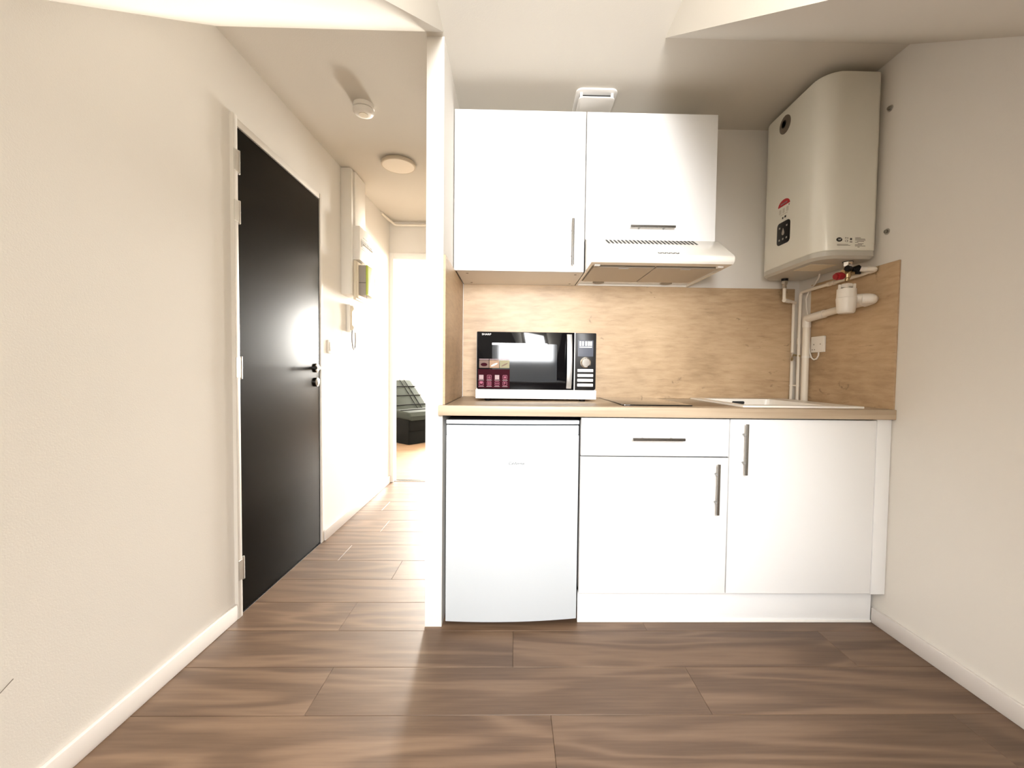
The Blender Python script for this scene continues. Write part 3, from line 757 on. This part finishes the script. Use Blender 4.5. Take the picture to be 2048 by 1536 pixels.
# safety valve under the heater
vx, vy = 1.441, 1.850
sv = thing('safety_valve', (vx, vy, 1.452), 'brass safety valve with black and red knobs under the water heater', 'valve')
b = B().lathe([(0.019, 0.083), (0.019, 0.079), (0.0175, 0.077), (0.0175, 0.064), (0.015, 0.060)], (vx, vy, 1.452), 'Z', 6)
obj('union_nut', b, M['chrome'], sv)
obj('collar', B().lathe([(0.020, 0.084), (0.020, 0.080)], (vx, vy, 1.452), 'Z', 20), M['black'], sv)
b = B().lathe([(0.009, 0.0), (0.009, 0.012), (0.013, 0.014), (0.014, 0.03), (0.013, 0.05), (0.015, 0.056), (0.012, 0.062)], (vx, vy, 1.452), 'Z', 20)
b.tube([(vx - 0.03, vy - 0.012, 1.487), (vx + 0.045, vy + 0.012, 1.497)], 0.010, 14)
b.tube([(vx, vy, 1.485), (vx - 0.022, vy, 1.476)], 0.009, 14)
obj('valve_body', b, M['brass'], sv)
obj('bonnet', B().lathe([(0.010, 0.0), (0.012, -0.006), (0.008, -0.011), (0, -0.013)], (vx - 0.004, vy - 0.012, 1.511), 'Y', 16), M['chrome'], sv)
obj('knob', B().tube([(vx - 0.008, vy - 0.010, 1.497), (vx - 0.014, vy - 0.026, 1.4985), (vx - 0.026, vy - 0.030, 1.500)], [0.010, 0.0135, 0.012], 14), M['black'], sv)
r_k = obj('knob', B().tube([(vx - 0.024, vy - 0.002, 1.474), (vx - 0.050, vy - 0.006, 1.470)], 0.0165, 10).tube([(vx - 0.046, vy - 0.006, 1.470), (vx - 0.060, vy - 0.008, 1.468)], 0.0120, 10), M['red'], sv)
r_k['label'] = 'red relief knob'
obj('lever', B().tube([(vx + 0.014, vy - 0.010, 1.500), (vx + 0.034, vy - 0.014, 1.503), (vx + 0.052, vy - 0.010, 1.498)], [0.010, 0.016, 0.012], 10).box(vx + 0.022, vx + 0.044, vy - 0.022, vy - 0.012, 1.478, 1.502, 0.003), M['black'], sv)
# siphon funnel
si = thing('siphon', (vx, vy, 1.31), 'white plastic siphon cup hanging under the safety valve', 'siphon')
b = B().lathe([(0.0, 0.0), (0.028, 0.0), (0.032, 0.004), (0.034, 0.012), (0.038, 0.062), (0.038, 0.066), (0.0365, 0.068), (0.0355, 0.105), (0.033, 0.105), (0.033, 0.07), (0.0, 0.07)], (vx, vy, 1.312), 'Z', 28)
obj('cup', b, M['pvc'], si)
b = B().lathe([(0.020, 0.112), (0.022, 0.124), (0.018, 0.128), (0.012, 0.128), (0.012, 0.112)], (vx, vy, 1.312), 'Z', 24)
for a in range(5):
    an = a * 2 * PI / 5 - 0.9
    b.box(vx + 0.027 * math.cos(an) - 0.004, vx + 0.027 * math.cos(an) + 0.004, vy + 0.027 * math.sin(an) - 0.004, vy + 0.027 * math.sin(an) + 0.004, 1.40, 1.437)
b.tube([(vx, vy, 1.37), (vx, vy, 1.43)], 0.015, 16)
obj('funnel', b, M['pvc'], si)
# drain pipe from the siphon along the right wall and down the corner
XP = 1.500
dp = thing('drain_pipe', (XP, 2.185, ZC), 'thick white drain pipe from the siphon down to the worktop', 'pipe')
obj('outlet', B().tube([(vx + 0.034, vy, 1.376), (vx + 0.06, vy - 0.028, 1.374), (XP - 0.004, 1.793, 1.368)], [0.019, 0.021, 0.021], 18), M['pvc'], dp)
obj('elbow', B().tube(bend([(XP - 0.03, 1.80, 1.366), (XP + 0.003, 1.775, 1.365), (XP + 0.004, 1.83, 1.358)], 0.03), 0.0205, 18), M['pvc'], dp)
obj('pipe', B().tube(bend([(XP + 0.004, 1.79, 1.362), (XP, 2.185, 1.330), (XP, 2.185, ZC)], 0.03, 8), 0.0165, 18), M['pipe'], dp)
b = B().tube([(XP + 0.001, 2.06, 1.340), (XP, 2.185 - 0.022, 1.332)], 0.0195, 18)
b.tube(bend([(XP, 2.185 - 0.03, 1.3325), (XP, 2.185, 1.331), (XP, 2.185, 1.285)], 0.02, 6), 0.0195, 18)
obj('elbow', b, M['pvc'], dp)
b = B().lathe([(0.0195, -0.006), (0.0195, 0.006)], (XP, 2.185, 1.135), 'Z', 18).box(XP + 0.01, WR - 0.001, 2.180, 2.190, 1.130, 1.140)
obj('pipe_clip', b, M['pvc'], dp)
# cold pipe
cpp = thing('cold_water_pipe', (XP, 2.245, ZC), 'thin white pipe from the safety valve along the right wall to the worktop', 'pipe')
pth = bend([(vx + 0.045, vy - 0.010, 1.499), (XP + 0.012, 1.79, 1.490), (XP + 0.008, 1.85, 1.482), (XP + 0.004, 2.245, 1.476), (XP + 0.004, 2.245, ZC)], 0.02, 6)
obj('pipe', B().tube(pth, 0.0080, 14), M['pipe'], cpp)
obj('coupling', B().tube([(vx + 0.040, vy - 0.012, 1.500), (XP - 0.004, 1.80, 1.493)], 0.0115, 14), M['pvc'], cpp)
obj('elbow', B().tube(bend([(XP - 0.010, 1.803, 1.493), (XP + 0.012, 1.782, 1.489), (XP + 0.010, 1.815, 1.486)], 0.015), 0.0105, 14), M['pipe'], cpp)
obj('coupling', B().tube([(XP + 0.006, 2.035, 1.4790), (XP + 0.006, 2.055, 1.4787)], 0.0105, 14).tube([(XP + 0.006, 2.005, 1.4795), (XP + 0.006, 2.020, 1.4792)], 0.0105, 14), M['pipe'], cpp)
obj('coupling', B().tube([(XP + 0.004, 2.245, 1.205), (XP + 0.004, 2.245, 1.235)], 0.0100, 14), M['pipe'], cpp)
# hot pipe
hxp = 1.385; hyp = 2.195
hp_ = thing('hot_water_pipe', (XP, 2.275, ZC), 'thin white pipe from the heater outlet down the corner beside the splashback', 'pipe')
obj('collar', B().lathe([(0.016, 0), (0.016, -0.012)], (hxp, hyp, 1.5345), 'Z', 20), M['black'], hp_)
obj('union_nut', B().lathe([(0.015, 0), (0.015, -0.016), (0.011, -0.018), (0.010, -0.028), (0.012, -0.030), (0.012, -0.038)], (hxp, hyp, 1.5225), 'Z', 6), M['chrome'], hp_)
obj('pipe', B().tube(bend([(hxp, hyp, 1.488), (hxp, hyp, 1.425), (1.489, 2.262, 1.425), (1.489, 2.275, 1.418), (1.489, 2.275, ZC)], 0.016, 6), 0.0078, 14), M['pipe'], hp_)
b = B().tube([(hxp, hyp, 1.4255), (hxp + 0.03, hyp + 0.021, 1.425)], 0.0105, 14).tube([(hxp + 0.036, hyp + 0.025, 1.425), (hxp + 0.05, hyp + 0.0335, 1.425)], 0.0100, 14)
obj('coupling', b, M['pipe'], hp_)
vv = obj('stop_valve', B().tube([(1.489, 2.275, 1.120), (1.489, 2.275, 1.160)], 0.0105, 8).tube([(1.489, 2.27, 1.140), (1.470, 2.245, 1.132)], 0.006, 10), M['chrome'], hp_)
obj('valve_lever', B().tube([(1.474, 2.250, 1.136), (1.462, 2.236, 1.118)], 0.005, 8).tube([(1.489, 2.265, 1.148), (1.507, 2.235, 1.142)], 0.005, 8), M['brass'], vv)
b = B().lathe([(0.010, -0.004), (0.010, 0.004)], (1.489, 2.275, 0.985), 'Z', 14).lathe([(0.0102, -0.004), (0.0102, 0.004)], (XP + 0.004, 2.245, 0.985), 'Z', 14).tube([(1.489, 2.275, 0.985), (XP + 0.004, 2.245, 0.985)], 0.004, 8)
obj('pipe_clip', b, M['pipe'], hp_)
# socket box and its cable
so = thing('junction_box', (WR - 0.008, 2.123, 1.156), 'square white cable outlet plate on the right splashback panel', 'junction box')
obj('plate', B().box(WR - 0.020, WR - 0.0085, 2.077, 2.169, 1.156, 1.236, 0.003), M['plastic'], so)
for y in (2.100, 2.146): obj('screw', B().lathe([(0.0035, 0), (0.0035, -0.0012), (0, -0.0014)], (WR - 0.020, y, 1.196), 'X', 10), M['greyplas'], so)
for y in (2.140, 2.156): obj('vent_hole', B().lathe([(0.0025, 0), (0.0025, -0.0006), (0, -0.0006)], (WR - 0.020, y, 1.170), 'X', 8), M['ink'], so)
cb_ = [(WR - 0.014, 2.118, 1.158), (WR - 0.014, 2.119, 1.140), (WR - 0.016, 2.128, 1.124), (WR - 0.018, 2.145, 1.120), (WR - 0.020, 2.160, 1.130), (WR - 0.020, 2.176, 1.16), (WR - 0.019, 2.181, 1.22), (WR - 0.016, 2.185, 1.28), (WR - 0.012, 2.205, 1.34), (WR - 0.012, 2.222, 1.39), (WR - 0.012, 2.228, 1.44), (WR - 0.014, 2.205, 1.478), (WR - 0.022, 2.15, 1.500), (WR - 0.04, 2.10, 1.52), (WR - 0.05, 2.08, 1.537)]
tag(obj('power_cable', B().tube(cb_, 0.0038, 10), M['plastic']), 'thin white cable looping from the outlet plate up behind the drain pipe', 'cable')

# ---------------------------------------------------------------- ceiling fittings
def hall_z(y): return H + (HE - H) * (y - YC) / (YE + 0.05 - YC)
# air vent above the upper cabinets
av = thing('air_vent', (0.368, 2.09, H), 'white rounded air vent on the ceiling above the upper cabinets', 'air vent')
obj('frame', B().prism(rrect(0.272, 0.464, 1.994, 2.186, 0.030, 6), 'Z', H - 0.008, H, 0.002), M['trim'], av)
obj('cover', B().prism(rrect(0.285, 0.452, 2.008, 2.172, 0.020, 6), 'Z', H - 0.036, H - 0.030, 0.002), M['trim'], av)
obj('throat', B().box(0.300, 0.436, 2.035, 2.145, H - 0.031, H - 0.007), M['gap'], av)
for x in (0.297, 0.440): obj('post', B().box(x - 0.006, x + 0.006, 2.018, 2.03, H - 0.031, H - 0.007, 0.001, 1), M['trim'], av)
# smoke detector
yd_ = 2.180; zd = hall_z(yd_) - 0.001
sd = thing('smoke_detector', (-0.757, yd_, zd), 'round white smoke detector on the hall ceiling', 'smoke detector')
obj('base', B().lathe([(0.050, 0.002), (0.050, -0.018), (0.047, -0.020), (0.044, -0.020)], (-0.757, yd_, zd), 'Z', 36), M['plastic'], sd)
obj('seam', B().lathe([(0.0455, -0.019), (0.0455, -0.024)], (-0.757, yd_, zd), 'Z', 36), M['greyplas'], sd)
obj('cover', B().lathe([(0.046, -0.0235), (0.050, -0.025), (0.050, -0.034), (0.044, -0.043), (0.034, -0.047), (0.024, -0.048), (0, -0.048)], (-0.757, yd_, zd), 'Z', 36), M['plastic'], sd)
obj('test_button', B().lathe([(0.022, -0.047), (0.022, -0.050), (0.0, -0.0505)], (-0.757, yd_, zd), 'Z', 28), M['cream'], sd)
# flush ceiling light
yl_ = 2.785; zl = hall_z(yl_) - 0.001
cl = thing('ceiling_light', (-0.748, yl_, zl), 'round flat ceiling light, off, on the hall ceiling', 'ceiling light')
obj('rim', B().lathe([(0.094, 0.003), (0.106, -0.012), (0.106, -0.026), (0.102, -0.028), (0.098, -0.026)], (-0.748, yl_, zl), 'Z', 48), M['lightrim'], cl)
obj('diffuser', B().lathe([(0.098, -0.024), (0.098, -0.028), (0.08, -0.030), (0, -0.031)], (-0.748, yl_, zl), 'Z', 48), M['opal'], cl)
# conduit over the doorway
b = B().tube(bend([(WL + 0.010, 3.70, hall_z(3.7) - 0.012), (WL + 0.012, 3.80, hall_z(3.8) - 0.012), (WL + 0.06, 3.945, 2.352), (-0.36, 3.950, 2.362)], 0.03, 6), 0.011, 14)
tag(obj('conduit_pipe', b, M['pipe']), 'white conduit pipe under the hall ceiling above the far doorway', 'pipe')

# ---------------------------------------------------------------- fittings on the hall wall
tk = thing('cable_trunking', (WL, 2.98, 1.54), 'tall white cable trunking on the hall wall from ceiling to meter', 'trunking')
obj('channel', B().box(WL, -1.087, 2.872, 3.125, 1.540, hall_z(2.87) - 0.002, 0.002), M['plastic'], tk)
obj('cover', B().box(-1.087, -1.072, 2.925, 3.118, 2.005, hall_z(2.9) - 0.006, 0.002), M['plastic'], tk)
obj('side_cover', B().box(-1.087, -1.080, 2.874, 2.905, 1.545, hall_z(2.87) - 0.006, 0.0015), M['plastic'], tk)
cu = thing('fuse_box', (-1.05, 3.02, 1.775), 'white fuse box with labelled breakers on the trunking above the meter', 'fuse box')
obj('box', B().box(-1.086, -1.036, 2.906, 3.140, 1.776, 2.000, 0.004), M['plastic'], cu)
obj('breaker_row', B().box(-1.036, -1.030, 2.935, 3.135, 1.868, 1.912, 0.001), M['whiteprint'], cu)
for k in range(9):
    y = 2.945 + k * 0.021
    br = obj('breaker', B().box(-1.0305, -1.026, y, y + 0.017, 1.873, 1.893, 0.001, 1), M['plastic'], cu)
    obj('breaker_switch', B().box(-1.0262, -1.022, y + 0.004, y + 0.013, 1.880, 1.890), M['greyplas'], br)
    obj('breaker_label', B().box(-1.0303, -1.0292, y + 0.001, y + 0.016, 1.898, 1.9085), M['greyink'] if k % 3 else M['greyplas'], br)
obj('label_lines', B().box(-1.0362, -1.0353, 2.935, 3.10, 1.918, 1.922).box(-1.0362, -1.0353, 2.935, 3.12, 1.855, 1.859).box(-1.0362, -1.0353, 2.97, 3.05, 1.935, 1.941), M['greyplas'], cu)
me_ = thing('electricity_meter', (-1.04, 3.02, 1.53), 'lime green and grey electricity meter under the fuse box', 'electricity meter')
obj('back_board', B().box(-1.0795, -1.062, 2.906, 3.150, 1.512, 1.772, 0.003), M['cream'], me_)
obj('side_frame', B().box(-1.062, -1.050, 2.912, 3.140, 1.525, 1.765, 0.003), M['cream'], me_)
mb = obj('body', B().box(-1.050, -1.002, 2.925, 3.095, 1.545, 1.745, 0.004), M['greyplas'], me_)
obj('body_seam', B().box(-1.049, -1.003, 2.9245, 2.9255, 1.626, 1.629), M['ink'], mb)
fc = obj('face', B().box(-1.002, -0.990, 2.922, 3.095, 1.545, 1.745, 0.004), M['lime'], me_)
obj('face_plate', B().box(-0.9905, -0.987, 2.928, 3.090, 1.552, 1.738, 0.002), M['limepale'], fc)
obj('face_window', B().box(-0.9872, -0.986, 2.975, 3.05, 1.600, 1.690, 0.0005, 1), M['whiteprint'], fc)
obj('face_bar', B().box(-0.9865, -0.9845, 3.052, 3.060, 1.610, 1.680), M['lime'], fc)
obj('seal_wire', B().tube([(-0.998, 2.928, 1.546), (-0.996, 2.926, 1.522)], 0.0012, 6), M['ink'], me_)
# intercom handset
it = thing('intercom', (WL, 3.0, 1.30), 'white intercom handset with a dark cord on the hall wall', 'intercom')
obj('base', B().box(WL, -1.121, 2.955, 3.065, 1.303, 1.487, 0.004), M['plastic'], it)
hs = B().prism([(1.312, -1.121), (1.312, -1.104), (1.330, -1.097), (1.345, -1.108), (1.440, -1.108), (1.455, -1.097), (1.478, -1.104), (1.478, -1.121)], 'Y', 2.966, 3.006)
# profile given as (z, x): remap
for v in hs.bm.verts: v.co = Vector((v.co.z, v.co.y, v.co.x))
bmesh.ops.recalc_face_normals(hs.bm, faces=hs.bm.faces[:])
obj('handset', hs, M['cream'], it)
obj('speaker_panel', B().box(-1.1215, -1.1185, 3.014, 3.058, 1.36, 1.44, 0.001, 1), M['whiteprint'], it)
obj('cord', B().tube([(-1.112, 2.975, 1.314), (-1.112, 2.968, 1.28), (-1.113, 2.972, 1.235), (-1.115, 2.992, 1.195), (-1.117, 3.018, 1.182), (-1.118, 3.042, 1.20), (-1.119, 3.050, 1.245), (-1.120, 3.050, 1.306)], 0.0042, 10), M['cord'], it)
# light switch
sw = thing('light_switch', (WL, 2.70, 1.14), 'white light switch on the hall wall beside the black door', 'light switch')
obj('plate', B().box(WL, WL + 0.009, 2.655, 2.737, 1.142, 1.223, 0.003), M['plastic'], sw)
obj('rocker', B().prism([(WL + 0.009, 1.155), (WL + 0.017, 1.157), (WL + 0.011, 1.210), (WL + 0.009, 1.210)], 'Y', 2.668, 2.724, 0.001), M['plastic'], sw)

# ---------------------------------------------------------------- sofa in the bedroom
ang = math.radians(50)
sf = thing('sofa_bed', (-1.43, 5.95, 0.0), 'grey quilted folding sofa bed seen through the far doorway', 'sofa')
# local: x along the length (away to the right), y backwards from the front edge
Wd = 0.62
b = B().box(-0.005, Wd, 0.02, 0.72, 0.0, 0.20, 0.01)
def sofa_part(name, bb, mat, parent):
    for v in bb.bm.verts: v.co += Vector(sf.location)
    return obj(name, bb, mat, parent)
sofa_part('base', b, M['sofadark'], sf)
sofa_part('front_apron', B().box(0.0, Wd, 0.0, 0.03, 0.19, 0.35, 0.01), M['sofadark'], sf)
sofa_part('side_panel', B().box(-0.01, 0.02, 0.02, 0.80, 0.0, 0.36, 0.01), M['sofadark'], sf)
seat = [(-0.02, 0.34), (0.45, 0.36), (0.47, 0.46), (0.30, 0.47), (0.02, 0.45), (-0.03, 0.40)]
mt_ = sofa_part('seat_cushion', B().prism(seat, 'X', -0.02, Wd + 0.01, 0.03, 3), M['sofa'], sf)
def back_pt(t, o=0.0):      # along the backrest front, t 0..1
    return (0.36 + 0.52 * t - o * 0.68, 0.42 + 0.49 * t + o * 0.73)
bk = [back_pt(-0.05), back_pt(0.3, 0.012), back_pt(0.62, 0.012), back_pt(0.93, 0.0), back_pt(1.0, -0.04), back_pt(0.98, -0.12), back_pt(0.6, -0.15), back_pt(0.0, -0.15)]
bc = sofa_part('back_cushion', B().prism(bk, 'X', -0.03, Wd + 0.02, 0.035, 3), M['sofa'], sf)
for t in (0.18, 0.45, 0.72):
    y, z = back_pt(t, 0.016)
    sofa_part('seam', B().tube([(-0.02, y, z), (Wd / 2, y - 0.004, z + 0.004), (Wd + 0.01, y, z)], 0.007, 8), M['sofadark'], bc)
for xx in (0.42, 0.50):
    sofa_part('seam', B().tube([(xx, *back_pt(0.02, 0.016)), (xx, *back_pt(0.5, 0.018)), (xx, *back_pt(0.95, 0.008))], 0.005, 8), M['sofadark'], bc)
sofa_part('seam', B().tube([(-0.02, 0.20, 0.470), (Wd, 0.20, 0.470)], 0.006, 8), M['sofadark'], mt_)
sf.rotation_euler = (0, 0, ang)
